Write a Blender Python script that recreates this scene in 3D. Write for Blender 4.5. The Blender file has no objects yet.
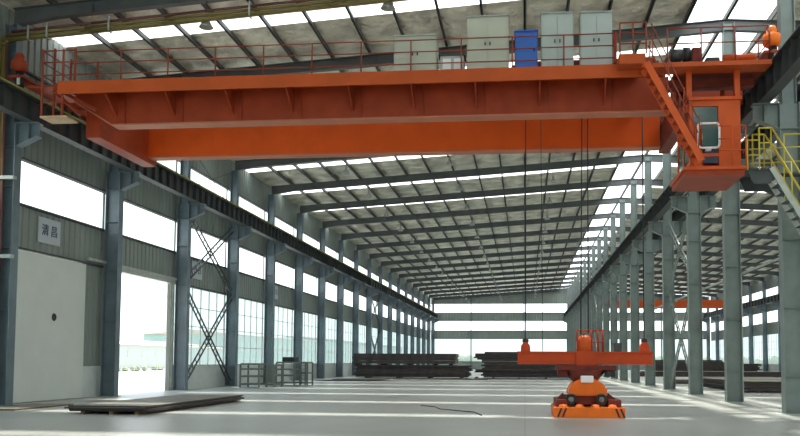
import bpy, math, random
from mathutils import Vector, Matrix
random.seed(7)
S=7.5; XL=-18.4; XR=8.58; XE=35.56; Y1=34.52; YB=162.02; H=1.65
XW=-18.92; YS=-10.0
sc=bpy.context.scene; COL=sc.collection
ORD='first second third fourth fifth sixth seventh eighth ninth tenth eleventh twelfth thirteenth fourteenth fifteenth sixteenth seventeenth eighteenth nineteenth twentieth twenty-first twenty-second twenty-third twenty-fourth twenty-fifth twenty-sixth twenty-seventh'.split()

# ---------------------------------------------------------------- materials
M={}
def mat(name,col,rough=.6,metal=0,var=0,scale=3,bump=0,bscale=20,spec=.5,stretch=(1,1,1),col2=None):
    m=bpy.data.materials.new(name); m.use_nodes=True; n=m.node_tree.nodes; l=m.node_tree.links
    b=n['Principled BSDF']; b.inputs['Roughness'].default_value=rough; b.inputs['Metallic'].default_value=metal
    b.inputs['Specular IOR Level'].default_value=spec
    b.inputs['Base Color'].default_value=(*col,1)
    tc=n.new('ShaderNodeTexCoord'); mp=n.new('ShaderNodeMapping'); mp.inputs['Scale'].default_value=stretch
    l.new(tc.outputs['Object'],mp.inputs['Vector'])
    if var or col2:
        t=n.new('ShaderNodeTexNoise'); t.inputs['Scale'].default_value=scale; t.inputs['Detail'].default_value=5
        l.new(mp.outputs[0],t.inputs['Vector'])
        r=n.new('ShaderNodeValToRGB'); l.new(t.outputs['Fac'],r.inputs['Fac'])
        r.color_ramp.elements[0].position=.35; r.color_ramp.elements[1].position=.68
        c2=col2 or tuple(min(1,c*(1+var)) for c in col); c1=col if col2 else tuple(c*(1-var) for c in col)
        r.color_ramp.elements[0].color=(*c1,1); r.color_ramp.elements[1].color=(*c2,1)
        l.new(r.outputs['Color'],b.inputs['Base Color'])
    if bump:
        t=n.new('ShaderNodeTexNoise'); t.inputs['Scale'].default_value=bscale; t.inputs['Detail'].default_value=4
        l.new(mp.outputs[0],t.inputs['Vector'])
        k=n.new('ShaderNodeBump'); k.inputs['Strength'].default_value=bump; k.inputs['Distance'].default_value=.35 if name=='foil' else .1
        l.new(t.outputs['Fac'],k.inputs['Height']); l.new(k.outputs[0],b.inputs['Normal'])
    M[name]=m; return m
def glow_pane(name,trans,col,es):
    m=bpy.data.materials.new(name); m.use_nodes=True; n=m.node_tree.nodes; l=m.node_tree.links
    n.remove(n['Principled BSDF']); o=n['Material Output']
    t=n.new('ShaderNodeBsdfTransparent'); t.inputs[0].default_value=(*[c*trans for c in col],1)
    e=n.new('ShaderNodeEmission'); e.inputs[0].default_value=(*col,1); e.inputs[1].default_value=es  # added glow stands in for daylight diffused through the pane
    a=n.new('ShaderNodeAddShader'); l.new(t.outputs[0],a.inputs[0]); l.new(e.outputs[0],a.inputs[1]); l.new(a.outputs[0],o.inputs[0])
    M[name]=m
mat('steel_blue_skylit',(.13,.175,.205),.5,0,.12,2)  # bluish sky light on the wall columns is put into this colour
mat('steel_green',(.20,.245,.235),.5,0,.10,2)
mat('steel_dark',(.050,.058,.060),.55,0,.15,2)
mat('rafter',(.10,.112,.115),.5,0,.12,1.5)
mat('purlin',(.075,.08,.078),.6)
mat('siding',(.235,.27,.25),.55,0,.07,.7)
mat('backsiding',(.25,.285,.265),.55,0,.05,.4)
mat('white_panel',(.66,.70,.66),.5,0,.03,1)
mat('wainscot',(.62,.66,.64),.7,0,.05,2)
mat('foil',(.72,.69,.58),.38,.3,.30,.9,1.0,1.6)
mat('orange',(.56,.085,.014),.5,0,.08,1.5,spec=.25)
mat('orange_far_lit',(.74,.10,.010),.5,0,.05,1.5,spec=.2)  # brighter copy of the crane orange, far girder's light put into it
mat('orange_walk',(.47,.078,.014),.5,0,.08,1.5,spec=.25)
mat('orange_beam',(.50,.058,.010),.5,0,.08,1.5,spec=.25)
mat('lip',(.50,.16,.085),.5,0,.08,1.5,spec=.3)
mat('rail_red',(.27,.055,.028),.55,spec=.3)
mat('orange_bright',(.85,.17,.015),.5,0,.08,3,spec=.25)
mat('red_orange',(.32,.046,.014),.5,0,.12,2,spec=.25)  # dark tone includes the walkway's shade on the near girder
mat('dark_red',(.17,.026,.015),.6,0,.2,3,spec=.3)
mat('tan',(.45,.30,.17),.7,0,.15,3)
mat('cab_beige',(.45,.46,.38),.5,0,.04,2)
mat('cab_grey',(.40,.46,.44),.5,0,.04,2)
mat('blue',(.035,.13,.48),.45,0,.06,2)
mat('black',(.012,.012,.014),.5)
mat('dark_glass',(.035,.075,.07),.12)
mat('blue_glass',(.04,.06,.10),.12)
mat('white',(.8,.8,.8),.5)
mat('galv',(.42,.45,.42),.5,.2,.1,4)
mat('yellow',(.62,.50,.05),.5)
mat('bar_yellow',(.33,.32,.07),.6)
mat('olive',(.20,.16,.045),.45,0,.1,3)
mat('maroon_pipe',(.14,.05,.045),.5)
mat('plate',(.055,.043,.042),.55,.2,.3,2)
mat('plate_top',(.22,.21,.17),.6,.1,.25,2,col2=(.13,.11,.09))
mat('rust',(.20,.12,.06),.8,0,.3,4)
mat('rack',(.16,.19,.17),.6,0,.1,5)
mat('cable',(.02,.022,.024),.5)
mat('sign_face',(.47,.52,.56),.6,0,.03,3)
mat('ink',(.06,.08,.13),.6)
mat('ground_out',(.36,.365,.34),.9,0,.1,.15)
mat('pale_green',(.25,.36,.34),.8,0,.06,.3)
mat('pale_wall',(.40,.43,.42),.8)
mat('roof_orange',(.46,.33,.24),.8)
mat('leaf',(.13,.16,.09),.9,0,.3,1)
glow_pane('frosted',.45,(.95,1,.98),.95)
glow_pane('skylight',.62,(.98,1,.98),1.0)
glow_pane('clear_haze',.64,(.88,.98,.97),.17)  # emission paints bright outdoor haze over the see-through panes
# floor
m=mat('floor',(.40,.405,.385),.36,0,.10,.25,.03,40,.45)
n=m.node_tree.nodes; l=m.node_tree.links
# expansion joints in the slab
tc=n.new('ShaderNodeTexCoord'); br=n.new('ShaderNodeTexBrick'); br.offset=0
br.inputs['Scale'].default_value=1; br.inputs['Brick Width'].default_value=6; br.inputs['Row Height'].default_value=7.5
br.inputs['Mortar Size'].default_value=.012; br.inputs['Color1'].default_value=br.inputs['Color2'].default_value=(1,1,1,1); br.inputs['Mortar'].default_value=(.6,.6,.6,1)
l.new(tc.outputs['Object'],br.inputs['Vector'])
mx=n.new('ShaderNodeMixRGB'); mx.blend_type='MULTIPLY'; mx.inputs[0].default_value=1
b=n['Principled BSDF']; src=b.inputs['Base Color'].links[0].from_socket
l.new(src,mx.inputs[1]); l.new(br.outputs['Color'],mx.inputs[2]); l.new(mx.outputs[0],b.inputs['Base Color'])

# ---------------------------------------------------------------- builders
class MB:
    def __init__(s): s.v=[]; s.f=[]; s.mi=[]; s.m=0; s.smooth=[]
    def add(s,vs,fs,sm=False):
        o=len(s.v); s.v+= [tuple(v) for v in vs]
        for f in fs: s.f.append([i+o for i in f]); s.mi.append(s.m); s.smooth.append(sm)
        return s
    def box(s,x0,x1,y0,y1,z0,z1):
        vs=[(x,y,z) for x in (x0,x1) for y in (y0,y1) for z in (z0,z1)]
        return s.add(vs,[(0,1,3,2),(4,6,7,5),(0,4,5,1),(2,3,7,6),(0,2,6,4),(1,5,7,3)])
    def bar(s,a,b,w,h,up=(0,0,1)):
        a=Vector(a); b=Vector(b); d=(b-a).normalized(); u=Vector(up)
        if abs(d.dot(u))>.98: u=Vector((1,0,0))
        r=d.cross(u).normalized(); u=r.cross(d)
        vs=[p+r*(i*w/2)+u*(j*h/2) for p in (a,b) for i in (-1,1) for j in (-1,1)]
        return s.add(vs,[(0,1,3,2),(4,6,7,5),(0,4,5,1),(2,3,7,6),(0,2,6,4),(1,5,7,3)])
    def tube(s,a,b,r,n=8,r2=None):
        a=Vector(a); b=Vector(b); d=(b-a).normalized(); u=Vector((0,0,1)) if abs(d.z)<.9 else Vector((1,0,0))
        p=d.cross(u).normalized(); q=p.cross(d); r2=r if r2 is None else r2
        vs=[]
        for c,rr in ((a,r),(b,r2)):
            for i in range(n):
                t=2*math.pi*i/n; vs.append(c+p*math.cos(t)*rr+q*math.sin(t)*rr)
        fs=[(i,(i+1)%n,n+(i+1)%n,n+i) for i in range(n)]
        s.add(vs,fs,True); o=len(s.v)-2*n
        s.f.append([o+i for i in range(n)][::-1]); s.mi.append(s.m); s.smooth.append(False)
        s.f.append([o+n+i for i in range(n)]); s.mi.append(s.m); s.smooth.append(False)
        return s
    def path(s,pts,r,n=8):
        for a,b in zip(pts,pts[1:]): s.tube(a,b,r,n)
        return s
    def prism(s,poly,axis,a,b):
        # poly: 2d points in the two other axes order
        def P(p,t):
            return {'x':(t,p[0],p[1]),'y':(p[0],t,p[1]),'z':(p[0],p[1],t)}[axis]
        n=len(poly); vs=[P(p,a) for p in poly]+[P(p,b) for p in poly]
        return s.add(vs,[tuple(range(n)),tuple(range(2*n-1,n-1,-1))]+[(i,n+i,n+(i+1)%n,(i+1)%n) for i in range(n)])
    def lathe(s,c,prof,n=20,axis='z'):
        vs=[]
        for r,z in prof:
            for i in range(n):
                t=2*math.pi*i/n; p=(math.cos(t)*r,math.sin(t)*r,z)
                if axis=='y': p=(p[0],p[2],p[1])
                if axis=='x': p=(p[2],p[0],p[1])
                vs.append((c[0]+p[0],c[1]+p[1],c[2]+p[2]))
        fs=[]
        for k in range(len(prof)-1):
            for i in range(n): fs.append((k*n+i,k*n+(i+1)%n,(k+1)*n+(i+1)%n,(k+1)*n+i))
        return s.add(vs,fs,True)
    def build(s,name,mats,parent=None,bev=0,origin=None):
        me=bpy.data.meshes.new(name)
        o0=Vector(origin) if origin else Vector((0,0,0))
        me.from_pydata([tuple(Vector(v)-o0) for v in s.v],[],s.f)
        ms=mats if isinstance(mats,(list,tuple)) else [mats]
        for k in ms: me.materials.append(M[k])
        for p,i,sm in zip(me.polygons,s.mi,s.smooth): p.material_index=i; p.use_smooth=sm
        import bmesh
        bm=bmesh.new(); bm.from_mesh(me); bmesh.ops.recalc_face_normals(bm,faces=bm.faces)
        if bev:
            es=[e for e in bm.edges if len(e.link_faces)==2 and e.calc_face_angle(0)>.6]
            bmesh.ops.bevel(bm,geom=es,offset=bev,segments=2,affect='EDGES',clamp_overlap=True)
        bm.to_mesh(me); bm.free()
        o=bpy.data.objects.new(name,me); COL.objects.link(o); o.location=o0
        if parent is not None:
            o.parent=parent
            o.location=o0-world(parent) if origin else -world(parent)
        return o
WP={}
def world(o):
    p=Vector(o.location)
    q=o.parent
    while q: p=p+Vector(q.location); q=q.parent
    return p
def tag(o,label=None,cat=None,group=None,kind=None):
    if label: o['label']=label
    if cat: o['category']=cat
    if group: o['group']=group
    if kind: o['kind']=kind
    return o
def thing(name,label,cat,loc,group=None):
    o=bpy.data.objects.new(name,None); COL.objects.link(o); o.location=loc; o.empty_display_size=.2
    return tag(o,label,cat,group)
def copy_tree(o,loc,label):
    c=o.copy(); COL.objects.link(c); c.location=loc; c['label']=label
    for ch in [x for x in bpy.data.objects if x.parent==o]:
        d=ch.copy(); COL.objects.link(d); d.parent=c
        for g in [x for x in bpy.data.objects if x.parent==ch]:
            e=g.copy(); COL.objects.link(e); e.parent=d
    return c
def struct(name,mb,mats,bev=0): return tag(mb.build(name,mats,None,bev),kind='structure')

def zr(X):   # underside height of the rafters
    d=X if X<=XR else 2*XR-X
    return 13.87+(d+18)*.067
RT=.75       # roof sheet above the rafter underside

# ---------------------------------------------------------------- floor, ground
struct('floor',MB().box(-19.3,36.2,YS,YB+.6,-.15,0),'floor')
g=MB().box(-400,400,-200,700,-.5,-.16); struct('ground',g,'ground_out')

# ---------------------------------------------------------------- walls
def siding(mb,axis,c,a0,a1,z0,z1,inward,pitch=.4,dep=.05):
    """ribbed sheet in plane axis=c, running a0..a1, thickness outward"""
    n=max(1,int(round((a1-a0)/pitch))); p=(a1-a0)/n; pts=[]
    for i in range(n):
        a=a0+i*p
        pts+=[(a,0),(a+p*.62,0),(a+p*.72,-dep),(a+p*.90,-dep)]
    pts.append((a1,0))
    vs=[];fs=[]
    for k,(off) in enumerate((0,-.06)):
        for a,d in pts:
            q=c+inward*((d if k==0 else -dep)+off)
            for z in (z0,z1): vs.append((q,a,z) if axis=='x' else (a,q,z))
    m_=len(pts)
    for i in range(m_-1):
        fs.append((2*i,2*i+1,2*i+3,2*i+2)); o=2*m_; fs.append((o+2*i,o+2*i+2,o+2*i+3,o+2*i+1))
        fs.append((2*i,2*i+2,o+2*i+2,o+2*i)); fs.append((2*i+1,o+2*i+1,o+2*i+3,2*i+3))
    mb.add(vs,fs)
BAYS=[Y1+S*i for i in range(-6,18)]   # frame lines; bay k between BAYS[k],BAYS[k+1]
iD=BAYS.index(Y1)                     # bay with the door = iD, sliding panel bay = iD-1
WIN=[(7.5,9.15),(11.25,12.52)]
zt=zr(XW)+RT+.02
wn=[0]
def window(mb,m):
    wn[0]+=1; return struct('window_%d'%wn[0],mb,m)
# left wall
w=MB()
y0,y1=BAYS[0],YB
for a,b in ((5.75,7.5),(9.15,11.25),(12.52,zt)): siding(w,'x',XW,y0,y1,a,b,1)
w.m=1
w.box(XW-.24,XW,y0,Y1+.85,0,1.35); w.box(XW-.24,XW,Y1+7.3,y1,0,1.35)
w.m=0
siding(w,'x',XW,33.05,Y1+.75,1.35,5.75,1)          # strip beside the sliding panel
siding(w,'x',XW,Y1+7.3,Y1+7.5,1.35,5.75,1)
siding(w,'x',XW,y0,Y1,11.25,12.52,1)
struct('wall_left',w,['siding','wainscot'])
def mullpane(x,ya,yb,za,zb,m,nv,nh,axis='x',t=.03):
    mb=MB()
    if axis=='x': mb.box(x-.02,x,ya,yb,za,zb)
    else: mb.box(ya,yb,x,x+.02,za,zb)
    o=window(mb,m)
    fr=MB()
    for i in range(nv+1):
        a=ya+(yb-ya)*i/nv
        if axis=='x': fr.box(x-.04,x+.03,a-t,a+t,za,zb)
        else: fr.box(a-t,a+t,x-.04,x+.03,za,zb)
    for j in range(nh+1):
        z=za+(zb-za)*j/nh
        if axis=='x': fr.box(x-.04,x+.03,ya,yb,z-t,z+t)
        else: fr.box(ya,yb,x-.04,x+.03,z-t,z+t)
    fr.build('window_frame','galv' if nv>1 else 'siding',o)
    return o
for k in range(len(BAYS)-1):
    a,b=BAYS[k],BAYS[k+1]
    for (z0,z1) in (WIN if k>=iD else WIN[:1]): mullpane(XW,a+.05,b-.05,z0,z1,'frosted',1,1)
    if k not in (iD-1,iD): mullpane(XW,a+.05,b-.05,1.35,5.75,'clear_haze',6,4,t=.016)
# girts along the left wall
tn=[0]
def trim(mb,m):
    tn[0]+=1; return struct('trim_%d'%tn[0],mb,m)
for z in (5.80,7.45,9.2,11.2,12.56): trim(MB().box(XW+.005,XW+.13,y0,y1,z-.04,z+.04),'steel_dark')
# door opening frame
f=MB(); f.box(XW-.1,XW+.16,Y1+.75,Y1+.9,0,5.75); f.box(XW-.1,XW+.16,Y1+7.15,Y1+7.3,0,5.75); f.box(XW-.1,XW+.2,Y1+.75,Y1+7.3,5.72,5.98)
trim(f,'galv')
trim(MB().box(XW+.13,XW+.24,33.0,Y1+7.4,5.92,6.04),'galv')   # sliding rail of the door
# sliding white door leaf, slid open beside the doorway
d=MB().box(XW+.03,XW+.12,27.9,33.02,0.02,5.72)
o=struct('door_1',d,'white_panel',.01)
MB().box(XW+.12,XW+.13,27.9,33.02,2.8,2.83).build('seam','galv',o) if False else None
MB().lathe((XW+.125,30.75,3.33),[(0,.012),(.06,.012),(.065,.03),(.13,.03),(.16,0)],16,'x').build('door_handle','black',o)
d2=struct('door_2',MB().box(XW+.0,XW+.04,41.2,41.66,0.02,5.7),'white_panel')
# wall beside the camera behind first frame lines: right and back walls
w=MB()
for a,b in ((5.75,7.5),(9.15,11.25),(12.52,zt)): siding(w,'x',XE+.52,y0,y1,a,b,-1)
w.m=1; w.box(XE+.52,XE+.76,y0,y1,0,1.35)
struct('wall_right',w,['siding','wainscot'])
for k in range(len(BAYS)-1):
    a,b=BAYS[k],BAYS[k+1]
    for (z0,z1) in WIN: mullpane(XE+.54,a+.05,b-.05,z0,z1,'frosted',1,1)
    mullpane(XE+.54,a+.05,b-.05,1.35,5.75,'clear_haze',6,4,t=.016)
w=MB(); yb=YB+.5
for a,b in ((0,1.5),(6.1,7.7),(9.7,11.3)): siding(w,'y',yb,XW,XE+.5,a,b,-1,.6)
n=60
for i in range(n):
    a=XW+(XE+.5-XW)*i/n; c=XW+(XE+.5-XW)*(i+1)/n; mid=(a+c)/2
    siding(w,'y',yb,a,c,13.15,zr(mid)+RT-.1,-1,.6)
struct('wall_back',w,'backsiding')
w=MB(); yf=YS-.1  # unseen wall behind the camera, added to cut light from there
for a,b in ((0,1.5),(6.1,7.7),(9.7,11.3),(13.15,14.2)): siding(w,'y',yf,XW,XE+.5,a,b,1,.6)
for i in range(20):
    a=XW+(XE+.5-XW)*i/20; c=XW+(XE+.5-XW)*(i+1)/20
    w.box(a,c,yf-.1,yf,14.2,max(14.3,zr((a+c)/2)+RT))
struct('wall_front',w,'backsiding')
for (a,b) in ((XW,-6),(-6,6),(6,20),(20,XE+.5)):
    for (z0,z1,m_) in ((1.5,6.1,'clear_haze'),(7.7,9.7,'frosted'),(11.3,13.15,'frosted')): mullpane(yf,a+.05,b-.05,z0,z1,m_,1,1,'y')
gx=[XW,-10.75,-.17,XR,17.3,26.7,XE+.5]
for i in range(6):
    for (z0,z1,m_) in ((1.5,6.1,'clear_haze'),(7.7,9.7,'frosted'),(11.3,13.15,'frosted')):
        mullpane(yb,gx[i]+.05,gx[i+1]-.05,z0,z1,m_,1,1,'y')
for z in (1.5,6.1,7.7,9.7,11.3,13.15): trim(MB().box(XW,XE+.5,yb-.15,yb-.06,z-.05,z+.05),'steel_dark')

# ---------------------------------------------------------------- roof
strips=[Y1-S/2+S*i for i in range(-5,18)]  # middle of each bay
strips=[y-.08 for y in strips]; SW=.47
ROOFX=[-19.2,6.85,10.31,36.3]
def roofz(X): return zr(X)+RT
def roofpanel(mb,xa,xb,ya,yb,t=.03):
    vs=[(x,y,roofz(x)+dz) for dz in (0,t) for x in (xa,xb) for y in (ya,yb)]
    mb.add(vs,[(0,1,3,2),(4,6,7,5),(0,4,5,1),(2,3,7,6),(0,2,6,4),(1,5,7,3)])
ce=MB()
ys=[YS]
for y in strips: ys+=[y-SW,y+SW]
ys.append(YB+.8)
for i in range(0,len(ys),2):
    if ys[i+1]>ys[i]:
        roofpanel(ce,ROOFX[0],ROOFX[1],ys[i],ys[i+1]); roofpanel(ce,ROOFX[2],ROOFX[3],ys[i],ys[i+1])
struct('ceiling',ce,'foil')
for y in strips:
    for a,b in ((ROOFX[0],ROOFX[1]),(ROOFX[2],ROOFX[3])):
        mb=MB(); roofpanel(mb,a,b,y-SW,y+SW,.012); window(mb,'skylight')
for a,b in ((ROOFX[1],XR),(XR,ROOFX[2])):
    mb=MB(); roofpanel(mb,a,b,YS,YB+.8,.012); window(mb,'skylight')

# purlins
pux=[-17.0+1.7*k for k in range(16)]
for k,X in enumerate(pux):
    mb=MB(); z=zr(X)+RT-.02
    mb.box(X-.03,X+.03,YS,YB+.5,z-.22,z); mb.box(X-.03,X+.08,YS,YB+.5,z-.22,z-.20)
    o=mb.build('roof_purlin','purlin',origin=(X,YB/2,z))
    tag(o,'long dark steel roof purlin, %s counting from the left wall'%ORD[k],'purlin','purlins under the left roof slope')
for k in range(15):
    X=2*XR-pux[k]; z=zr(X)+RT-.02
    o=MB().box(X-.03,X+.03,YS,YB+.5,z-.22,z).build('roof_purlin','purlin',origin=(X,YB/2,z))
    tag(o,'long dark steel roof purlin beyond the middle columns, %s counting from the far right wall'%ORD[k],'purlin','purlins under the right roof slope')

# rafters (tapered I beams), one per frame line and slope
def rafter_mesh(s):
    # s=+1 left slope (XL->XR)  local coords: origin at XL side column top
    mb=MB(); x0,x1=(0,XR-XL) if s>0 else (0,XL-XR)
    def z(x): return abs(x)*.067
    hz=lambda x: .50
    X=[0,2.2,abs(x1)]
    pts=[]
    lo=[(-.30),0,0]
    # web
    def quad(xa,xb,za0,za1,zb0,zb1,w):
        sx=1 if s>0 else -1
        vs=[(sx*xx,y,zz) for xx,zz in ((xa,za0),(xa,za1),(xb,zb1),(xb,zb0)) for y in (-w/2,w/2)]
        mb.add(vs,[(0,2,4,6),(1,7,5,3),(0,1,3,2),(2,3,5,4),(4,5,7,6),(6,7,1,0)])
    segs=[(0.0,1.6,-.16,0),(1.6,abs(x1),0,0)]
    for xa,xb,da,db in segs:
        quad(xa,xb,z(xa)+da,z(xa)+.46,z(xb)+db,z(xb)+.46,.016)
        quad(xa,xb,z(xa)+da-.012,z(xa)+da+.012,z(xb)+db-.012,z(xb)+db+.012,.26)
    quad(0,abs(x1),z(0)+.448,z(0)+.472,z(abs(x1))+.448,z(abs(x1))+.472,.26)
    for k in range(1,9):
        x=k*3; quad(x-.01,x+.01,z(x)+.01,z(x)+.45,z(x)+.01,z(x)+.45,.22)
    return mb
base=None
for k,Y in enumerate(BAYS):
    if Y<18: continue
    kk=k-(iD-1)   # 0 = frame of the first column in view
    loc=(XL,Y,zr(XL)); lab='grey steel rafter over the crane hall, %s counting from the front'
    n_=kk+1
    label=(lab%ORD[n_-1]) if kk>=0 else 'grey steel roof rafter nearest the viewer, just in front of the first left column'
    if base is None:
        base=rafter_mesh(1).build('roof_rafter','rafter'); base.location=loc; tag(base,label,'rafter','rafters over the crane hall')
    else:
        c=base.copy(); COL.objects.link(c); c.location=loc; c['label']=label
base=None
for k,Y in enumerate(BAYS):
    if Y<26: continue
    n_=k-(iD-1)+1; loc=(XE,Y,zr(XE))
    label='grey steel rafter beyond the middle columns, %s counting from the front'%ORD[n_-1]
    if base is None:
        base=rafter_mesh(-1).build('roof_rafter','rafter'); base.location=loc; tag(base,label,'rafter','rafters over the neighbouring hall')
    else:
        c=base.copy(); COL.objects.link(c); c.location=loc; c['label']=label

# ---------------------------------------------------------------- columns
def hsec(mb,dx,wy,z0,z1,tf=.03,tw=.02):
    mb.box(-dx/2,-dx/2+tf,-wy/2,wy/2,z0,z1); mb.box(dx/2-tf,dx/2,-wy/2,wy/2,z0,z1)
    mb.box(-dx/2+tf,dx/2-tf,-tw/2,tw/2,z0,z1)
def corbel_mb(s):
    mb=MB()
    mb.prism([(s*.325,9.25),(s*1.12,9.62),(s*1.12,10.06),(s*.325,10.06)],'y',-.015,.015)
    mb.prism([(s*.325,9.23),(s*1.12,9.60),(s*1.12,9.62),(s*.325,9.25)],'y',-.18,.18)
    mb.box(min(s*.325,s*1.15),max(s*.325,s*1.15),-.19,.19,10.06,10.09)
    mb.box(min(s*.78,s*.80),max(s*.78,s*.80),-.17,.17,9.46,10.06)
    return mb
def column(sides,m,ztop,loc,label,group,shade):
    t=thing('steel_column',label,'column',loc,group)
    mb=MB(); hsec(mb,.65,.40,.03,10.1)
    for z in (1.2,3.4,5.6,7.8,9.24): mb.box(-.3,.3,-.17,.17,z-.008,z+.008)
    hsec(mb,.46,.36,10.1,ztop); o=mb.build('shaft',m); o.parent=t
    o=MB().box(-.42,.42,-.3,.3,0,.03).build('base_plate',m); o.parent=t
    o=MB().box(-.55,.55,-.42,.42,0,.012).build('grout_pad','white_panel'); o.parent=t
    for s in sides:
        o=corbel_mb(s).build('corbel',m); o.parent=t
    return t
def row(sides,m,X,ztop,fmt,group,k0):
    b0=None; j=0
    for k,Y in enumerate(BAYS):
        if k<k0: continue
        lab=fmt%ORD[j]; j+=1
        if b0 is None: b0=column(sides,m,ztop,(X,Y,0),lab,group,None)
        else: copy_tree(b0,(X,Y,0),lab)
row((1,),'steel_blue_skylit',XL,zr(XL)-.12,'blue-grey steel column along the left wall, %s from the front','columns along the left wall',iD-1)
row((-1,1),'steel_green',XR,zr(XR)+.30,'pale grey steel column in the middle row, %s from the front','columns of the middle row',iD-1)
row((-1,),'steel_blue_skylit',XE,zr(XE)-.12,'steel column along the distant right wall, %s from the front','columns along the right wall',iD+6)
for X,nm in ((-10.75,'left'),(-.17,'right'),(17.3,None),(26.7,None)):
    lab={'left':'slim dark post on the back wall, left of the two behind the plate stacks','right':'slim dark post on the back wall right behind the lifting beam'}.get(nm,'slim dark post on the back wall of the neighbouring hall, '+('nearer the middle row' if X<20 else 'nearer the right wall'))
    mb=MB(); mb.box(-.1,.1,-.12,-.1,0,zr(X)+.4); mb.box(-.1,.1,.1,.12,0,zr(X)+.4); mb.box(-.01,.01,-.1,.1,0,zr(X)+.4)
    o=mb.build('wall_post','steel_blue_skylit'); o.location=(X,YB+.22,0); tag(o,lab,'post')

# ---------------------------------------------------------------- runway beams
def runway(X,label,ya,yb,rib):
    t=thing('runway_beam',label,'crane rail beam',(X,ya,10.09))
    mb=MB(); mb.box(X-.19,X+.19,ya,yb,10.09,10.12); mb.box(X-.01,X+.01,ya,yb,10.12,10.92); mb.box(X-.22,X+.22,ya,yb,10.92,10.95)
    y=ya+.4
    while y<yb: mb.box(X-.17,X+.17,y-.008,y+.008,10.12,10.92); y+=.8 if y<90 else 1.6
    mb.build('beam','steel_dark',t)
    MB().box(X-.04,X+.04,ya,yb,10.95,11.06).build('rail','steel_dark',t)
    return t
rl=runway(XL+.8,'dark ribbed crane runway beam along the left wall with a yellow conductor bar',16,YB,.8)
MB().box(XL+1.0,XL+1.06,16,YB,10.97,11.03).build('conductor_bar','bar_yellow',rl)
runway(XR-.8,'dark ribbed crane runway beam on the near side of the middle columns',16,YB,.8)
runway(XR+.8,'dark ribbed crane runway beam on the far side of the middle columns',16,YB,.8)
runway(XE-.8,'dark crane runway beam along the distant right wall',80,YB,.8)

# ---------------------------------------------------------------- laced cross braces
def laced(X,ya,yb,z0,z1,label,w=.34,m='steel_dark'):
    t=thing('cross_brace',label,'brace',(X,ya,z0))
    for (pa,pb) in (((ya,z0),(yb,z1)),((yb,z0),(ya,z1))):
        dy,dz=pb[0]-pa[0],pb[1]-pa[1]; L=math.hypot(dy,dz); ny,nz=-dz/L*w/2,dy/L*w/2
        mb=MB()
        for s in (-1,1): mb.bar((X,pa[0]+s*ny,pa[1]+s*nz),(X,pb[0]+s*ny,pb[1]+s*nz),.07,.07,(1,0,0))
        n_=int(L/.55)
        for i in range(1,n_):
            q=i/n_; y,z=pa[0]+dy*q,pa[1]+dz*q
            mb.bar((X,y-ny,z-nz),(X,y+ny,z+nz),.035,.035,(1,0,0))
        mb.build('laced_diagonal',m,t)
    return t
for yy,wh in ((Y1+S,'second and third'),(Y1+8*S,'ninth and tenth')):
    w1={'second and third':'third and fourth','ninth and tenth':'tenth and eleventh'}[wh]
    laced(XL,yy+.2,yy+S-.2,.25,5.6,'laced steel cross brace low between the %s left columns'%w1)
    laced(XL,yy+.2,yy+S-.2,5.9,9.9,'laced steel cross brace below the runway between the %s left columns'%w1)
    t=thing('rod_brace','thin rod cross brace above the runway between the %s left columns'%w1,'brace',(XL,yy,11))
    MB().tube((XL,yy+.2,11.0),(XL,yy+S-.2,13.6),.02,6).build('rod','steel_dark',t)
    MB().tube((XL,yy+.2,13.6),(XL,yy+S-.2,11.0),.02,6).build('rod','steel_dark',t)
    laced(XR,yy+.2,yy+S-.2,.25,5.6,'pale laced steel cross brace low between the %s middle columns'%w1,m='steel_green')
    laced(XR,yy+.2,yy+S-.2,5.9,9.9,'pale laced steel cross brace below the runway between the %s middle columns'%w1,m='steel_green')

# ---------------------------------------------------------------- hanging lamps
lamp0=None
def lamp_parts(t):
    L=t.location
    a=MB().tube((0,0,.95),(0,0,.45),.012,6).build('hanger','cable'); a.parent=t
    a=MB().lathe((0,0,0),[(0,.47),(.07,.47),(.075,.30),(.10,.27),(.24,.03),(.26,0),(.23,0),(.09,.24),(0,.25)],14).build('lamp_shade','galv'); a.parent=t
    a=MB().lathe((0,0,0),[(0,.06),(.05,.09),(.06,.16),(.03,.22),(0,.24)],10).build('bulb','white'); a.parent=t
rows=[(-11.2,'left'),(-4.7,'middle'),(2.0,'right')]
for X,nm in rows:
    j=0
    for Y in BAYS:
        if Y<26: continue
        z=zr(X)-1.0 if Y<30 else zr(X)-.95
        lab='bell-shaped high bay lamp under the roof, %s row, %s from the front'%(nm,ORD[j]); j+=1
        if lamp0 is None:
            lamp0=thing('high_bay_lamp',lab,'lamp',(X,Y,zr(X)-.95),'high bay lamps under the rafters'); lamp_parts(lamp0)
        else: copy_tree(lamp0,(X,Y,zr(X)-.95),lab)

# ---------------------------------------------------------------- conduits at the first left frame
Yc=Y1-S
for i,(m_,dx,dz,r) in enumerate((('olive',.0,0,.06),('olive',.17,-.14,.07),('maroon_pipe',.32,-.30+.32,.05),('olive',-.17,-.02,.06))):
    X0=XL-.28+dx*.8; zc=12.95 + (i%2)*-.16 + (0.14 if i==2 else 0)
    pts=[(X0,Yc-.30-i*.01,0.05),(X0,Yc-.30-i*.01,zc+.05)]
    xs=[X0+.15]+[X0+.15+3*k for k in range(1,8)]
    pts.append((X0+.15,Yc-.30-i*.01,zc+.25))
    for x in xs[1:]: pts.append((x,Yc-.30-i*.01,zc+.25+(x-X0)*.067))
    o=MB().path(pts,r,8).build('conduit_pipe',m_)
    pos=['inner olive conduit pipe','olive conduit pipe nearest the hall','dark maroon conduit pipe','olive conduit pipe nearest the wall'][i]
    tag(o,pos+' climbing the first left column and following the roof beam','pipe','conduit pipes at the first left frame')
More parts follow.
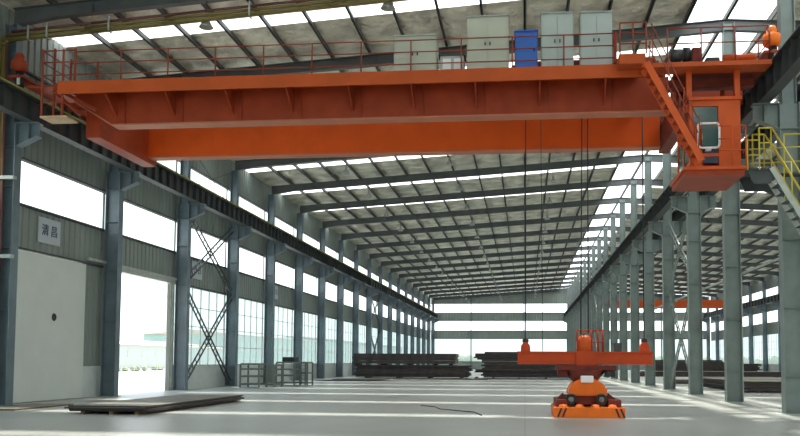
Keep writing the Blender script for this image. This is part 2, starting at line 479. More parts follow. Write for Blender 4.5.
for k,x in enumerate((-17.6,-16.9,-14.6,-9.5,-4.5)):
    mb=MB(); z=12.95+.2+(x-XL)*.067
    mb.box(x-.03,x+.03,Yc-.42,Yc-.16,z-.20,z-.17); mb.box(x-.03,x+.03,Yc-.42,Yc-.39,z-.20,z+.30); mb.box(x-.03,x+.03,Yc-.42,Yc-.14,z+.30,z+.33)
    tag(mb.build('pipe_clamp','galv'),'pale metal pipe clamp on the overhead conduits, %s from the left column'%ORD[k],'clamp','clamps on the overhead conduits')
for z in (5.2,8.0): tag(MB().box(XL-.32,XL+.45,Yc-.41,Yc-.21,z,z+.12).build('pipe_clamp','galv'),'pale clamp around the vertical conduits, '+('lower' if z<6 else 'upper')+' of two','clamp')

# ---------------------------------------------------------------- wall placards
def placard(Y,z,w,h,chars,label,size,Yoff=.38):
    t=thing('wall_placard',label,'sign',(XW+.06,Y,z))
    MB().box(XW+.02,XW+.06,Y-w/2,Y+w/2,z,z+h).build('panel','sign_face',t)
    for i,ch in enumerate(chars):
        cu=bpy.data.curves.new('characters','FONT'); cu.body=ch; cu.size=size; cu.align_x='CENTER'; cu.align_y='CENTER'; cu.extrude=.004; cu.offset=.006
        o=bpy.data.objects.new('characters',cu); COL.objects.link(o); o.data.materials.append(M['ink'])
        me=None
        o.parent=t; o.location=(.012,(i-.5*(len(chars)-1))*Yoff,h*.5)
        o.rotation_euler=(math.pi/2,0,math.pi/2)
        bpy.context.view_layer.update()
        dg=bpy.context.evaluated_depsgraph_get(); me=bpy.data.meshes.new_from_object(o.evaluated_get(dg))
        n_=bpy.data.objects.new('characters',me); COL.objects.link(n_); n_.parent=t; n_.location=o.location; n_.rotation_euler=o.rotation_euler
        bpy.data.objects.remove(o)
placard(30.36,6.22,1.5,1.0,'清昌','pale placard with two dark characters above the white sliding door leaf',.48,.6)
placard(45.0,6.3,1.5,1.0,'日日','pale placard with two dark marks between the third and fourth left columns',.48,.6)
placard(59.8,6.3,1.2,1.0,'日日','faint pale placard past the fifth left column',.42,.5)

# ---------------------------------------------------------------- the overhead crane
NY=26.63; FY=31.08; G0=9.83
cr=thing('overhead_crane','large orange double-girder overhead crane spanning the hall with a driver cab at its right end','crane',(-5,29,G0))
# near girder
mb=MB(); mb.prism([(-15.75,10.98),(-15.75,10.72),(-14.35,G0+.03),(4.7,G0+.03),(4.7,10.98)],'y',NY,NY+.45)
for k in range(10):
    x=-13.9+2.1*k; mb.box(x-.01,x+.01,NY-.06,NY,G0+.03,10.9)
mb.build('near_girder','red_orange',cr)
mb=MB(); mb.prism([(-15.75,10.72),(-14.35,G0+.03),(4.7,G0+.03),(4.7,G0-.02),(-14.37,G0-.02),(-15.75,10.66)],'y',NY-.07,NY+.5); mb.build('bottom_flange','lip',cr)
mb=MB(); mb.box(-15.75,3.72,25.55,NY+.7,10.98,11.03); mb.box(-15.75,3.72,25.52,25.56,10.62,11.05); mb.build('walkway','orange_walk',cr)
for k in range(9):
    x=-14.2+2.1*k
    MB().prism([(25.56,10.98),(25.56,10.85),(NY,10.1),(NY,10.98)],'x',x-.02,x+.02).build('walkway_bracket','red_orange',cr)
# far girder
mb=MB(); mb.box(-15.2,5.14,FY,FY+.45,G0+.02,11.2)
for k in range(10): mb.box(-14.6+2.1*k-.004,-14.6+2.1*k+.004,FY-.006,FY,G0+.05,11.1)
mb.build('far_girder','orange_far_lit',cr)
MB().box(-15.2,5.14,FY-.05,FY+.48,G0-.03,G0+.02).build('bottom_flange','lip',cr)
# end beams and trucks
MB().box(-15.75,-15.2,NY+.75,FY+.75,9.62,10.95).build('end_beam','red_orange',cr)
MB().box(5.2,5.6,NY+1.2,FY+.75,9.75,10.72).build('end_beam','dark_red',cr)
for X,nm in ((XL+.8,-1),(XR-.8,1)):
    mb=MB(); mb.box(X-.17,X+.17,28.75,32.6,11.28,11.8); mb.build('end_truck','red_orange',cr,.02)
    for y in (29.1,29.8,31.2,32.1):
        MB().lathe((X-.09,y,11.30),[(0,0),(.27,0),(.27,.02),(.24,.03),(.24,.15),(.27,.16),(.27,.18),(0,.18)],16,'x').build('wheel','steel_dark',cr)
    a,b=(-17.6+.15,-15.4) if nm<0 else (5.3,XR-.8-.15)
    for y in (29.0,31.3): MB().box(a,b,y-.18,y+.18,11.2 if nm<0 else 10.7,11.62).build('saddle_beam','red_orange',cr)
    for y in (29.0,31.3):
        MB().box(-15.75 if nm<0 else 5.2, -15.25 if nm<0 else 5.6, y-.18,y+.18,10.6,11.3).build('saddle_post','red_orange',cr)
# railings of the main walkway
RC=[]
def railing(pts,zf,hs,m,par,r=.022,posts=None,step=1.55):
    for a,b in zip(pts,pts[1:]):
        a=Vector(a); b=Vector(b)
        for h_ in hs: MB().tube((*a,zf+h_),(*b,zf+h_),r,6).build('handrail',m,par)
        n_=max(1,round((b-a).length/step))
        for i in range(n_+1):
            p=a.lerp(b,i/n_); MB().tube((*p,zf),(*p,zf+hs[0]),r*1.25,6).build('rail_post',m,par)
railing([(-15.2,25.6),(2.9,25.6)],11.03,(1.05,.66,.26),'rail_red',cr,.02,step=1.64)
# trolley rail on the far girder and its walkway

# left maintenance platform, hung beside the runway beam
MB().box(-16.4,-15.45,25.6,26.35,9.84,9.9).build('platform','tan',cr)
for x,y in ((-16.35,25.62),(-15.62,25.62),(-15.2,25.62),(-16.35,27.3),(-15.5,27.6),(-16.35,26.3)):
    MB().box(x-.03,x+.03,y-.03,y+.03,9.9 if x<-15.4 and y<27 else 10.99,12.2 if y<26 else 12.5).build('rail_post','rail_red',cr)
for z in (11.3,11.75,12.15):
    MB().tube((-16.35,25.62,z),(-15.2,25.62,z),.022,6).build('handrail','rail_red',cr)
    MB().tube((-16.35,27.3,z+.2),(-15.5,27.3,z+.2),.022,6).build('handrail','rail_red',cr)
    MB().tube((-16.35,25.62,z),(-16.35,27.3,z),.022,6).build('handrail','rail_red',cr)
for z in (10.35,10.7): MB().tube((-16.35,25.62,z),(-15.62,25.62,z),.022,6).build('handrail','rail_red',cr)
MB().box(-17.0,-15.75,25.7,27.4,10.93,10.99).build('platform','red_orange',cr)
MB().bar((-16.0,25.7,10.9),(-14.9,26.5,10.35),.06,.12).build('diagonal_strut','red_orange',cr)
MB().bar((-16.2,26.0,10.9),(-15.5,26.6,10.2),.06,.10).build('diagonal_strut','red_orange',cr)
# right end platform
RZ=10.72
MB().box(3.62,7.5,25.0,25.7,RZ,RZ+.14).build('platform','orange_walk',cr)
MB().box(4.75,7.5,25.7,27.6,RZ+.06,RZ+.14).build('grating','dark_red',cr)
MB().box(2.92,3.72,24.95,25.6,10.84,11.16).build('step_box','orange_walk',cr,.01)
railing([(2.95,25.0),(3.75,25.0)],11.16,(1.0,.66,.33),'rail_red',cr,step=.4)
railing([(4.4,25.05),(7.45,25.05)],RZ+.14,(1.08,.6),'rail_red',cr,step=1.0)
railing([(7.45,25.05),(7.45,27.4)],RZ+.14,(1.08,.6),'rail_red',cr,step=1.2)
for x in (5.12,6.58):
    MB().box(x-.08,x+.08,25.45,25.6,9.76,RZ).build('cab_hanger','orange',cr)
    MB().box(x-.06,x+.06,27.3,27.42,9.76,RZ).build('cab_hanger','red_orange',cr)
MB().box(4.6,7.3,26.2,26.35,10.45,RZ).build('platform_joist','dark_red',cr)
# machines on the right end
def machine(x0,x1,y,z,r,m,nm):
    MB().tube((x0,y,z),(x1,y,z),r,14).build(nm,m,cr)
machine(6.15,7.1,25.42,11.08,.12,'orange','motor')
machine(4.55,4.9,25.5,11.25,.2,'steel_dark','motor')
MB().box(4.45,5.5,25.3,25.68,10.86,10.98).build('motor_base','steel_dark',cr)
machine(4.95,5.15,25.5,11.25,.24,'black','brake_drum')
MB().box(5.2,5.5,25.35,25.68,10.98,11.45).build('gearbox','dark_red',cr,.03)
MB().box(5.62,6.05,25.35,25.65,10.86,11.12).build('gearbox','black',cr,.03)
for X,y,zb,s in ((7.86,26.2,11.15,1),(-17.66,26.3,11.16,-1)):
    MB().lathe((X,y,zb+.55),[(0,.68),(.12,.66),(.17,.56),(.15,.44),(.27,.38),(.28,.1),(.18,0),(0,0)],12).build('drive_housing','orange_bright' if s>0 else 'red_orange',cr)
    MB().tube((X+.03,y,zb),(X+.03,y,zb+.55),.14,12).build('drive_motor','black',cr)
    MB().box(X+.02,X+.12,y-.16,y-.13,zb+.05,zb+.4).build('motor_label','white' if s<0 else 'cab_grey',cr)
    MB().box(X-.3,X+.25,y-.2,y+.5 if s>0 else y+2.6,zb+.3,zb+.38).build('drive_bracket','red_orange',cr)
# inclined stair down to the cab
st=bpy.data.objects.new('access_stair',None); COL.objects.link(st); st.parent=cr; st.location=Vector((3.7,25,10.8))-Vector(cr.location)
A=Vector((3.68,0,10.72)); B=Vector((5.28,0,7.66))
for y in (24.55,25.15):
    MB().bar((A.x,y,A.z),(B.x,y,B.z),.05,.2,(0,0,1)).build('stringer','orange',st)
for i in range(1,12):
    p=A.lerp(B,i/12); MB().box(p.x-.1,p.x+.1,24.58,25.13,p.z-.015,p.z+.015).build('tread','red_orange',st)
for y in (24.55,25.15):
    for hh in (.95,.5):
        MB().tube((A.x+.15,y,A.z+hh+.25),(B.x-.1,y,B.z+hh+.35),.02,6).build('handrail','rail_red',st)
    for q in (.1,.38,.66,.94):
        p=A.lerp(B,q); MB().tube((p.x,y,p.z),(p.x+.05,y,p.z+1.2),.02,6).build('rail_post','rail_red',st)
# driver cab
cab=bpy.data.objects.new('driver_cab',None); COL.objects.link(cab); cab.parent=cr; cab.location=Vector((5.8,26.4,7.2))-Vector(cr.location)
cx0,cx1,cy0,cy1,cz0,cz1=5.1,6.64,25.4,27.45,7.62,9.76
def wallp(holes,axis,c,t,a0,a1,z0,z1):
    # wall with rectangular holes [(a,b,z0,z1)] sorted; simple grid split
    mb=MB(); xs=sorted({a0,a1,*[h_[0] for h_ in holes],*[h_[1] for h_ in holes]}); zs=sorted({z0,z1,*[h_[2] for h_ in holes],*[h_[3] for h_ in holes]})
    for i in range(len(xs)-1):
        for j in range(len(zs)-1):
            cx,cz=(xs[i]+xs[i+1])/2,(zs[j]+zs[j+1])/2
            if any(h_[0]<cx<h_[1] and h_[2]<cz<h_[3] for h_ in holes): continue
            if axis=='y': mb.box(xs[i],xs[i+1],c,c+t,zs[j],zs[j+1])
            else: mb.box(c,c+t,xs[i],xs[i+1],zs[j],zs[j+1])
    return mb
fh=[(5.2,5.98,9.0,9.58),(5.48,5.98,7.7,8.0),(5.48,5.98,8.1,8.92)]
wallp(fh,'y',cy0,.05,cx0,cx1,cz0,cz1).build('front_wall','orange',cab)
sh=[(25.6,26.35,8.95,9.55),(26.5,27.3,8.95,9.55),(25.6,26.35,7.85,8.75),(26.5,27.3,7.85,8.75)]
wallp(sh,'x',cx0,.05,cy0+.05,cy1,cz0,cz1).build('side_wall','orange',cab)
wallp([(25.7,27.2,8.7,9.5)],'x',cx1-.05,.05,cy0+.05,cy1,cz0,cz1).build('side_wall','orange',cab)
wallp([(5.4,6.4,8.7,9.5)],'y',cy1-.05,.05,cx0+.05,cx1-.05,cz0,cz1).build('rear_wall','orange',cab)
MB().box(cx0-.05,cx1+.05,cy0-.08,cy1+.05,cz1,cz1+.1).build('roof','orange',cab,.01)
MB().box(5.22,5.96,cy0+.02,cy0+.03,9.02,9.56).build('window_pane','dark_glass',cab)
MB().box(5.50,5.96,cy0+.02,cy0+.03,7.8,8.86).build('window_pane','blue_glass',cab)
for a,b,c,d in sh: MB().box(cx0+.02,cx0+.03,a,b,c,d).build('window_pane','dark_glass',cab)
MB().box(cx1-.03,cx1-.02,25.7,27.2,8.7,9.5).build('window_pane','dark_glass',cab)
# open white window frame hinged outward
def roundframe(x0,x1,z0,z1,y,r,t):
    pts=[]
    for cx,cz,a in ((x1-r,z1-r,0),(x0+r,z1-r,90),(x0+r,z0+r,180),(x1-r,z0+r,270)):
        for k in range(5): q=math.radians(a+k*22.5); pts.append((cx+r*math.cos(q),y,cz+r*math.sin(q)))
    pts.append(pts[0]); return MB().path(pts,t,8)
roundframe(5.32,5.95,8.22,8.98,cy0-.2,.1,.035).build('open_window_frame','white',cab)
MB().box(5.56,5.72,cy0-.17,cy0-.02,8.15,8.2).build('window_hinge','white',cab)
MB().box(5.44,5.88,cy0-.205,cy0-.195,8.28,8.92).build('open_window_pane','dark_glass',cab)
# cab platform and its rail
MB().box(4.85,6.72,25.0,27.5,7.5,7.61).build('platform','orange',cab,.01)
MB().box(4.9,6.66,25.1,27.4,7.33,7.5).build('platform_beam','red_orange',cab)
for z in (8.1,8.45,8.85): MB().tube((5.9,25.05,z),(6.7,25.05,z),.02,6).build('handrail','orange',cab)
for x in (6.3,6.7): MB().tube((x,25.05,7.6),(x,25.05,8.87),.02,6).build('rail_post','orange',cab)
for z in (8.1,8.45,8.85): MB().tube((6.7,25.05,z),(6.7,25.4,z),.02,6).build('handrail','orange',cab)

# trolley on the bridge
tr=thing('hoist_trolley','dark red hoist trolley on top of the orange girders behind the grey cabinets','hoist trolley',(2.2,29.3,11.03))
MB().box(-.4,4.6,NY+.05,NY+.35,11.03,11.35).build('side_frame','dark_red',tr)
MB().box(-.4,4.6,FY+.1,FY+.4,11.2,11.5).build('side_frame','dark_red',tr)
for x in (-.3,1.5,3.1,4.3): MB().box(x-.1,x+.1,NY+.05,FY+.4,11.35,11.55).build('cross_member','dark_red',tr)
for x in (.1,2.0,3.7):
    MB().tube((x-.45,28.4,11.95),(x+.5,28.4,11.95),.34,18).build('rope_drum','dark_red',tr)
MB().box(2.95,3.05,NY+.1,28.6,11.55,12.6).build('side_shield','red_orange',tr)
MB().box(3.05,4.75,29.6,29.66,11.5,12.75).build('side_shield','red_orange',tr)
MB().box(4.3,4.75,28.2,28.8,11.5,12.0).build('gearbox','dark_red',tr,.03)

# electrical cabinets on the walkway
def cabinet(x0,x1,zt_,m,label,doors=2,y0=25.72,y1=26.4,name='electrical_cabinet'):
    t=thing(name,label,'cabinet',((x0+x1)/2,(y0+y1)/2,11.03),'electrical cabinets on the crane walkway')
    MB().box(x0,x1,y0+.03,y1,11.03,zt_).build('body',m,t,.01)
    n_=doors; w_=(x1-x0-.06)/n_
    for i in range(n_):
        a=x0+.03+i*w_
        d=MB().box(a+.006,a+w_-.006,y0,y0+.03,11.12,zt_-.06).build('door',m,t,.005)
        hx=a+w_-.08 if i==0 else a+.08
        MB().box(hx-.02,hx+.02,y0-.03,y0,11.03+(zt_-11.03)*.47,11.03+(zt_-11.03)*.47+.1).build('handle','black',d)
    MB().box(x0-.02,x1+.02,y0-.02,y1+.02,zt_,zt_+.03).build('top','galv' if m!='blue' else 'blue',t)
    return t
cabinet(-4.27,-2.86,12.28,'cab_beige','beige metal cabinet standing leftmost on the crane walkway')
cabinet(-1.87,-.51,12.84,'cab_beige','tall beige double-door cabinet left of the blue cabinet')
cabinet(-.31,.42,12.30,'blue','narrow bright blue cabinet on the crane walkway',1)
cabinet(.54,1.57,12.86,'cab_grey','tall grey cabinet directly right of the blue cabinet')
cabinet(1.79,2.80,12.84,'cab_grey','tall grey cabinet rightmost on the crane walkway, beside the stair platform')
t=thing('control_box','small pale control box with two panels between the two beige cabinets','control box',(-2.36,26,11.03))
MB().box(-2.75,-1.97,25.85,26.4,11.03,11.62).build('body','galv',t,.01)
MB().box(-2.80,-1.92,25.80,26.45,11.62,11.66).build('lid','steel_dark',t)
for a in (-2.66,-2.3): MB().box(a,a+.26,25.83,25.85,11.1,11.52).build('panel','white',t)

# ---------------------------------------------------------------- lifting beam and its ropes
BY=25.3
lb=thing('lifting_beam','orange lifting beam hanging from the crane ropes above the floor trolley','lifting beam',(1.75,BY,1.4))
mb=MB(); mb.box(-.22,3.86,BY-.2,BY+.2,1.58,1.93); mb.box(-.24,3.88,BY-.25,BY+.25,1.56,1.60); mb.box(-.24,3.88,BY-.25,BY+.25,1.91,1.95)
mb.build('beam','orange_beam',lb)
MB().box(1.55,2.15,BY-.27,BY+.27,1.52,1.97).build('centre_block','orange_beam',lb,.02)
for x in (.02,3.64):
    MB().prism([(x-.15,1.95),(x+.15,1.95),(x+.14,2.12),(x+.06,2.24),(x-.06,2.24),(x-.14,2.12)],'y',BY-.14,BY+.14).build('rope_lug','orange_beam',lb)
    MB().lathe((x,BY-.03,2.28),[(0,0),(.09,0),(.1,.02),(.09,.06),(0,.06)],12,'y').build('sheave','black',lb)
MB().lathe((1.83,BY,1.95),[(0,.50),(.12,.5),(.2,.42),(.25,.28),(.25,.14),(.2,0)],20).build('swivel_head','orange',lb)
mb=MB()
for x in (1.62,1.82,2.05,2.25,2.4):
    for y in (BY-.15,BY+.18): mb.tube((x,y,1.95),(x-.02,y,2.62),.02,6)
for z in (2.25,2.6): mb.tube((1.6,BY-.15,z),(2.4,BY-.15,z),.018,6); mb.tube((1.6,BY+.18,z),(2.4,BY+.18,z),.018,6)
mb.build('guard_cage','red_orange',lb)
MB().box(2.72,2.95,BY-.1,BY+.1,1.95,2.22).build('junction_box','steel_dark',lb,.01)
MB().box(.95,2.75,BY-.45,BY+.45,1.38,1.52).build('slewing_plate','dark_red',lb,.01)
MB().lathe((1.83,BY,1.0),[(.0,.0),(.34,0),(.36,.02),(.66,.38),(0,.38)],8).build('tapered_mast','dark_red',lb)
MB().box(2.45,2.72,BY-.38,BY+.1,1.18,1.38).build('drive_motor','black',lb,.02)
MB().box(1.0,1.3,BY-.3,BY+.2,1.2,1.38).build('drive_motor','dark_red',lb,.02)
# floor trolley below
ft=thing('floor_trolley','bright orange floor trolley with black diagonal stripes and a domed hood','trolley',(1.83,BY,0))
mb=MB(); mb.box(.84,2.90,24.0,26.6,.0,.30); mb.build('base_frame','orange_bright',ft,.015)
for x0 in (.93,1.07,2.56,2.70):
    s=1 if x0<2 else -1
    a=x0 if s>0 else x0+.14
    MB().prism([(a,.03),(a+.06,.03),(a+.06+.10*s,.28),(a+.10*s,.28)],'y',23.992,24.0).build('warning_stripe','black',ft)
mb=MB()
mb.box(.92,1.25,24.3,26.5,.30,.52); mb.box(2.45,2.82,24.3,26.5,.30,.52); mb.box(1.2,2.5,25.6,26.3,.30,.60)
mb.prism([(.9,.30),(1.3,.30),(1.15,.70),(1.0,.56)],'y',24.9,25.2); mb.prism([(2.84,.30),(2.4,.30),(2.5,.70),(2.7,.54)],'y',24.9,25.2)
mb.build('side_frame','dark_red',ft)
for x in (1.12,1.6,2.05,2.55): MB().lathe((x,24.2,.30),[(0,.09),(.10,.08),(.14,.0)],10).build('deck_cap','orange_bright',ft)
mb=MB(); prof=[(-.56,.0),(.56,0),(.60,.12),(.46,.36),(.22,.5),(-.22,.5),(-.44,.38),(-.58,.14)]
mb.prism([(1.87+a,.62+b) for a,b in prof],'y',24.55,25.9)
mb.build('hood','orange_bright',ft,.04)
mb=MB().box(1.55,2.2,24.7,25.7,.36,.62).build('pedestal','dark_red',ft)
for x in (1.36,2.26):
    MB().lathe((x,24.38,.52),[(0,0),(.06,0),(.07,.03),(.10,.03),(.11,0),(.175,0),(.175,.13),(0,.13)],18,'y').build('wheel','black',ft)
    MB().lathe((x,24.365,.52),[(.0,0),(.045,0),(.085,.02)],14,'y').build('wheel_hub','rack',ft)
MB().box(1.66,2.03,24.46,24.75,1.02,1.22).build('control_box','white',ft,.015)
# ropes
for i,(x,xt,lab) in enumerate(((.02,.04,'thin steel rope down to the left end of the lifting beam'),(3.64,4.0,'thin steel rope down to the right end of the lifting beam'),(1.72,1.98,'left one of two close steel ropes down to the middle of the lifting beam'),(1.95,2.16,'right one of two close steel ropes down to the middle of the lifting beam'),(.55,.55,'fainter steel rope between the left end and the middle of the lifting beam'))):
    z0=2.38 if i<2 else (2.5 if i<4 else 1.96)
    o=MB().tube((x,BY,z0),(xt,27.75,11.6 if i<4 else 11.5),.022 if i<4 else .012,6).build('hoist_rope','cable'); tag(o,lab,'rope','hoist ropes')

# ---------------------------------------------------------------- yellow access stair at the right
ac=thing('access_stair','yellow railed steel stair and landing beside the orange crane cab','stair',(8,25.6,0))
PZ=7.62
MB().box(6.86,7.66,25.65,26.9,PZ,PZ+.06).build('landing','steel_dark',ac)
MB().prism([(6.9,PZ),(7.7,PZ),(8.3,PZ-.5),(8.3,PZ-.75),(7.7,PZ-.45),(7.1,PZ-.45)],'y',26.75,26.83).build('landing_bracket','steel_dark',ac)
MB().prism([(6.9,PZ),(7.7,PZ),(7.62,PZ-.42),(7.1,PZ-.42)],'y',25.7,25.78).build('landing_bracket','steel_dark',ac)
A=Vector((7.62,0,7.68)); Bv=Vector((11.9,0,0.02))
for y in (25.66,26.4):
    MB().bar((A.x,y,A.z),(Bv.x,y,Bv.z+.1),.05,.16).build('stringer','galv',ac)
    MB().path([(7.26,y,PZ),(7.26,y,8.93),(7.64,y,8.93),(Bv.x+.3,y,1.1),(Bv.x+.3,y,.0)],.028,6).build('handrail','yellow',ac)
    MB().path([(7.26,y,8.46),(7.62,y,8.46),(Bv.x+.1,y,.8)],.022,6).build('mid_rail','yellow',ac)
    for q in (.0,.14,.28,.42,.56,.7,.84):
        p=A.lerp(Bv,q); MB().tube((p.x,y,p.z),(p.x,y,p.z+1.25),.02,6).build('rail_post','yellow',ac)
for i in range(1,30):
    p=A.lerp(Bv,i/30); MB().box(p.x-.1,p.x+.1,25.69,26.37,p.z-.012,p.z+.012).build('tread','steel_dark',ac)
for z in (8.08,8.55): MB().tube((6.9,25.66,z),(7.26,25.66,z),.022,6).build('handrail','yellow',ac)
MB().tube((6.9,25.66,PZ),(6.9,25.66,8.6),.03,6).build('rail_post','yellow',ac)
# rear gallery rail alongside the column
for z in (8.08,8.55): MB().tube((7.26,26.8,z),(9.6,26.8-.35,z),.022,6).build('gallery_rail','yellow',ac)
MB().path([(8.25,26.45,7.6),(8.25,26.45,8.93),(9.6,26.45,8.93)],.022,6).build('gallery_rail','yellow',ac)
MB().box(7.66,9.7,26.4,26.78,PZ,PZ+.04).build('gallery_floor','steel_dark',ac)

# pipe along the middle row
t=thing('wall_pipe','long pale pipe running along behind the middle columns with a drop leg','pipe',(9.1,34,0))
MB().tube((9.05,28,5.35),(9.05,70,5.35),.05,8).build('pipe_run','galv',t)
MB().tube((9.05,34.95,0),(9.05,34.95,5.35),.04,8).build('drop_leg','galv',t)
for y in (42.0,49.5,57.0,64.5): MB().box(8.9,9.1,y-.03,y+.03,5.25,5.42).build('pipe_bracket','galv',t)

# ---------------------------------------------------------------- steel plates and racks
def plate(x0,x1,y0,y1,z0,z1,label,group,rot=0,m=('plate','plate_top')):
    mb=MB(); cx,cy=(x0+x1)/2,(y0+y1)/2
    mb.box(x0-cx,x1-cx,y0-cy,y1-cy,0,z1-z0)
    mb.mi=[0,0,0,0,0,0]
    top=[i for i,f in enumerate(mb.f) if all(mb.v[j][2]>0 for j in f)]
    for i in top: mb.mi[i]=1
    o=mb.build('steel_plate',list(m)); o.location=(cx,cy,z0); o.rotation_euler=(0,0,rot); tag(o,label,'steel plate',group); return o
def skids(xs,y0,y1,label,group,z=0,h=.1):
    for x in xs:
        o=MB().box(x-.06,x+.06,y0,y1,z,z+h).build('timber_skid','rust'); tag(o,label,'timber',group)
# near left stack
skids((-13.3,-12.4,-11.6),23.4,32.2,'timber skid under the low steel plate stack by the doorway','skids under the doorway plates',0,.08)
for k in range(4):
    dx=.05*math.sin(k*2.1); dy=.10*math.cos(k*1.7)
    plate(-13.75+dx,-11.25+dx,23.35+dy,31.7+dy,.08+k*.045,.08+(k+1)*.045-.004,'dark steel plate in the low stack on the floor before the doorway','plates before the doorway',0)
for k in range(2):
    plate(-15.6,-13.9,26.6+k*.2,35.6,.0+k*.03,.03+k*.03-.003,'thin steel plate lying flat beside the left columns, '+('lower' if k==0 else 'upper')+' of two','plates beside the left columns')
plate(-17.75,-16.2,24.5,27.9,0,.05,'rusty plate edge on the floor below the white sliding door',None,m=('rust','plate_top'))
# racks along left wall
def rack(x0,x1,y0,y1,h,label,shelves,mesh=False):
    t=thing('storage_rack',label,'rack',((x0+x1)/2,(y0+y1)/2,0),'storage racks by the left columns')
    for x in (x0,x1):
        for y in (y0,y1): MB().box(x-.045,x+.045,y-.045,y+.045,0,h).build('upright','rack',t)
    for s in shelves: MB().box(x0,x1,y0,y1,s,s+.10).build('shelf','rack',t)
    if mesh:
        mb=MB()
        for i in range(1,8):
            x=x0+(x1-x0)*i/8; mb.box(x-.012,x+.012,y0-.01,y0+.01,.1,h)
        for i in range(1,7): z=h*i/7; mb.box(x0,x1,y0-.01,y0+.01,z-.012,z+.012)
        mb.build('mesh_panel','rack',t)
    return t
rack(-17.0,-15.85,47.3,48.7,1.42,'open grey storage rack left of the fifth left column',(.15,.62,1.05,1.36))
rack(-15.6,-15.15,48.0,49.6,1.35,'narrow mesh-sided grey rack next to the open rack',(.1,.7,1.28),True)
rack(-16.1,-14.9,51.5,53,1.5,'open grey rack carrying a black crate',(.12,.6,1.0,1.45) )
tag(MB().box(-15.75,-14.95,51.6,52.6,1.55,1.85).build('crate','black',None,.02),'black crate on top of the grey rack','crate')
rack(-14.75,-14.25,52.3,53.6,1.5,'mesh-sided grey rack rightmost of the racks on the left',(.1,.75,1.45),True)
# large stacks
def stack(x0,x1,y0,y1,zs,lab,group,jit=.5,m=('plate','plate_top'),z0=0,gap=.02):
    z=z0
    for k,t_ in enumerate(zs):
        j0=random.uniform(-jit,jit); j1=random.uniform(-jit,jit); jy=random.uniform(-.15,.15)
        plate(x0+j0,x1+j1,y0+jy,y1+jy,z,z+t_-gap*.4,lab,group,0,m); z+=t_
    return z
skids((-15,-12,-9,-6,-4.6),75.5,79,'timber skid under the big dark plate stack on the left','skids under the left plate stack',0,.12)
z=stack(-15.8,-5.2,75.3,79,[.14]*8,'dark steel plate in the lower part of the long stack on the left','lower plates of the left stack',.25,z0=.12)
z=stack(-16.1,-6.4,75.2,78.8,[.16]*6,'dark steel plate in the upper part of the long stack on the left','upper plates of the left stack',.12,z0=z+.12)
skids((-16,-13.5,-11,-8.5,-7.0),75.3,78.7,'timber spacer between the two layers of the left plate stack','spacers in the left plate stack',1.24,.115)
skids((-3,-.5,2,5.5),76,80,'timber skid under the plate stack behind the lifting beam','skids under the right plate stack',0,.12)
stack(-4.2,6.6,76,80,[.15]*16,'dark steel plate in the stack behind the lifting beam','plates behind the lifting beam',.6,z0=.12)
for k in range(3):
    plate(-16.6+k*.6,-12.2+k*.5,63+k*.5,66.5+k*.4,.0+k*.05,.05+k*.05-.006,'loose flat plate on the floor in front of the left plate stack','loose plates on the floor')
plate(-11.5,-3.2,70.2,72.0,0,.08,'long narrow plate on the floor in front of the left plate stack',None)
# neighbouring hall
for k in range(6):
    plate(11.9+.15*math.sin(k*2.3),17.5,45.2+.2*k,60,.08+k*.09,.08+k*.09+.07,'rusty brown plate in the low stack beyond the middle columns','brown plates in the neighbouring hall',0,('plate','plate_top'))
skids((12.6,14.5,16.5),45.3,59.5,'timber skid under the brown plates beyond the middle columns','skids under the brown plates',0,.08)
stack(11.0,15.5,62,66,[.1]*3,'flat plate in the small stack behind the second middle column','small stack plates',.2)
stack(13,30,92,96,[.12]*5,'long pale-topped plate lying far back in the neighbouring hall','far long plates',.8)
stack(17,26.5,112,116,[.16]*12,'dark plate in the tall far stack in the neighbouring hall','far tall stack plates',.5)
stack(27.2,33.5,120,124,[.16]*9,'dark plate in the far right stack in the neighbouring hall','far right stack plates',.4)
# cable on the floor
pts=[(-3.8,29.6,.015),(-3.2,28.9,.015),(-2.9,27.6,.015),(-1.6,26.0,.015),(-1.3,24.6,.015),(.9,24.9,.015)]
tag(MB().path(pts[:5],.018,6).build('floor_cable','cable'),'thin black cable lying across the floor left of the trolley','cable')
# second crane, far off in the neighbouring hall
fc=thing('overhead_crane','distant orange-red overhead crane in the neighbouring hall','crane',(22,142,11))
for y in (140.5,143.5): MB().box(XR+1.4,XE-1.4,y-.3,y+.3,10.9,12.1).build('girder','orange',fc)
for X in (XR+.8,XE-.8):
    MB().box(X-.2,X+.2,139.6,144.4,11.36,11.8).build('end_truck','orange',fc); MB().box(min(X,22+(12.1 if X>20 else -12.1)),max(X,22+(12.1 if X>20 else -12.1)),140.3,143.7,11.8,12.0).build('end_saddle','orange',fc)
    for y in (140.2,143.8): MB().lathe((X-.09,y,11.34),[(0,0),(.27,0),(.27,.18),(0,.18)],12,'x').build('wheel','steel_dark',fc)

# ---------------------------------------------------------------- outside, seen through doorway and windows
def house(x0,x1,y0,y1,h,label,mw,mr):
    t=thing('industrial_building',label,'building',((x0+x1)/2,(y0+y1)/2,-.16))
    MB().box(x0,x1,y0,y1,-.16,h).build('wall',mw,t)
    MB().prism([(x0-.5,h),(x1+.5,h),((x0+x1)/2,h+1.4)],'y',y0-.5,y1+.5).build('roof',mr,t)
    mb=MB(); y=y0+3
    while y<y1-3: mb.box(x1,x1+.05,y,y+2.5,h*.45,h*.75); y+=6
    mb.build('window_row','pale_wall',t)
house(-100,-78,150,205,4.6,'low pale building with orange roof seen through the doorway','pale_wall','roof_orange')
house(-110,-82,225,330,9,'pale green industrial building seen through the left windows','pale_green','roof_orange')
house(-115,-85,350,560,11,'long pale green building far off beyond the left windows','pale_green','pale_wall')
fe=thing('fence','thin outdoor fence seen through the doorway','fence',(-46,60,-.16))
mb=MB()
for i in range(90): mb.box(-46.03,-45.97,50+i*3-.03,50+i*3+.03,-.16,1.9)
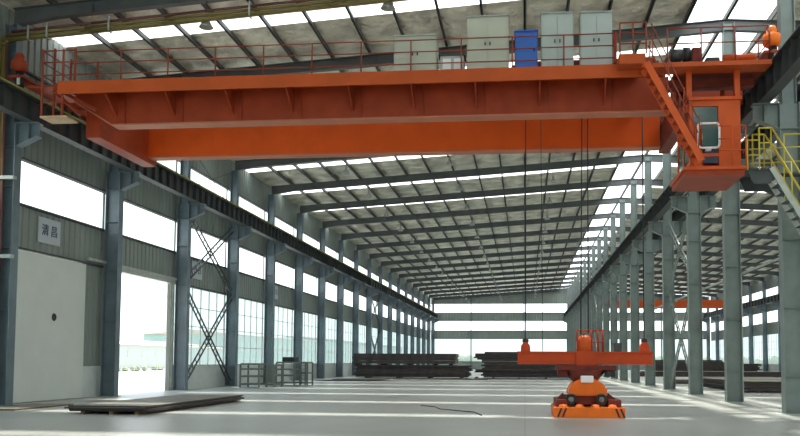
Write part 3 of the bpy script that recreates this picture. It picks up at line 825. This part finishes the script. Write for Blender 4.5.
tag(mb.build('fence_post','galv',fe),kind='stuff')
for z in (.5,1.1,1.75): MB().box(-46.02,-45.98,50,320,z-.03,z+.03).build('fence_rail','galv',fe)
hb=MB()
for i in range(230):
    x,y=-60+random.uniform(-1,1),60+i*1.1; r=random.uniform(.3,.5)
    hb.lathe((x,y,-.16),[(0,0),(r,0.1),(r*1.1,r*.8),(r*.6,r*1.5),(0,r*1.8)],7)
tag(hb.build('hedge','leaf'),'low green hedge outside beyond the fence','hedge',None,'stuff')
hb=MB()
for i in range(120):
    x,y=-40+i*1.0,YB+60+random.uniform(-3,3); r=random.uniform(1,2)
    hb.lathe((x,y,-.16),[(0,0),(r,0.1),(r*1.1,r*.8),(r*.6,r*1.5),(0,r*1.8)],7)
tag(hb.build('tree_line','leaf'),'low green tree line outside beyond the back wall','trees',None,'stuff')

# ---------------------------------------------------------------- light
w=bpy.data.worlds.new('World'); sc.world=w; w.use_nodes=True
n=w.node_tree.nodes; l=w.node_tree.links; bg=n['Background']
tc=n.new('ShaderNodeTexCoord'); sp=n.new('ShaderNodeSeparateXYZ'); rp=n.new('ShaderNodeValToRGB')
l.new(tc.outputs['Generated'],sp.inputs[0]); l.new(sp.outputs['Z'],rp.inputs['Fac']); l.new(rp.outputs['Color'],bg.inputs['Color'])
rp.color_ramp.elements[0].position=0; rp.color_ramp.elements[0].color=(.95,1,1,1)
rp.color_ramp.elements[1].position=.6; rp.color_ramp.elements[1].color=(.72,.86,1,1)
bg.inputs['Strength'].default_value=1.5
sd=bpy.data.lights.new('sun','SUN'); sd.energy=13; sd.angle=.055; sd.color=(1,.96,.86)
so=bpy.data.objects.new('sun',sd); COL.objects.link(so)
dirv=Vector((-.02,-.40,-1)); so.rotation_euler=dirv.to_track_quat('-Z','Y').to_euler(); so.location=(0,60,60)
sc.view_settings.view_transform='Standard'; sc.view_settings.look='None'; sc.view_settings.gamma=1
sc.view_settings.use_curve_mapping=False; sc.view_settings.exposure=.62
try:
    sc.cycles.use_denoising=True; sc.cycles.max_bounces=8; sc.cycles.diffuse_bounces=5; sc.cycles.transparent_max_bounces=24; sc.cycles.sample_clamp_indirect=6
except Exception: pass

# ---------------------------------------------------------------- camera
F,yaw,pit,rol,PX,PY=809.68,.0978,.0589,.0043,445.53,313.07
fw=Vector((-math.sin(yaw)*math.cos(pit),math.cos(yaw)*math.cos(pit),math.sin(pit)))
r=Vector((math.cos(yaw),math.sin(yaw),0)); u=r.cross(fw)
c,s=math.cos(rol),math.sin(rol); r,u=c*r+s*u,c*u-s*r
cd=bpy.data.cameras.new('camera'); co=bpy.data.objects.new('camera',cd); COL.objects.link(co); sc.camera=co
mtx=Matrix((r,u,-fw)).transposed().to_4x4(); mtx.translation=Vector((0,0,H)); co.matrix_world=mtx
cd.sensor_fit='HORIZONTAL'; cd.sensor_width=36; cd.lens=F*36/800
cd.shift_x=(400-PX)/800; cd.shift_y=(PY-218)/800; cd.clip_end=2000
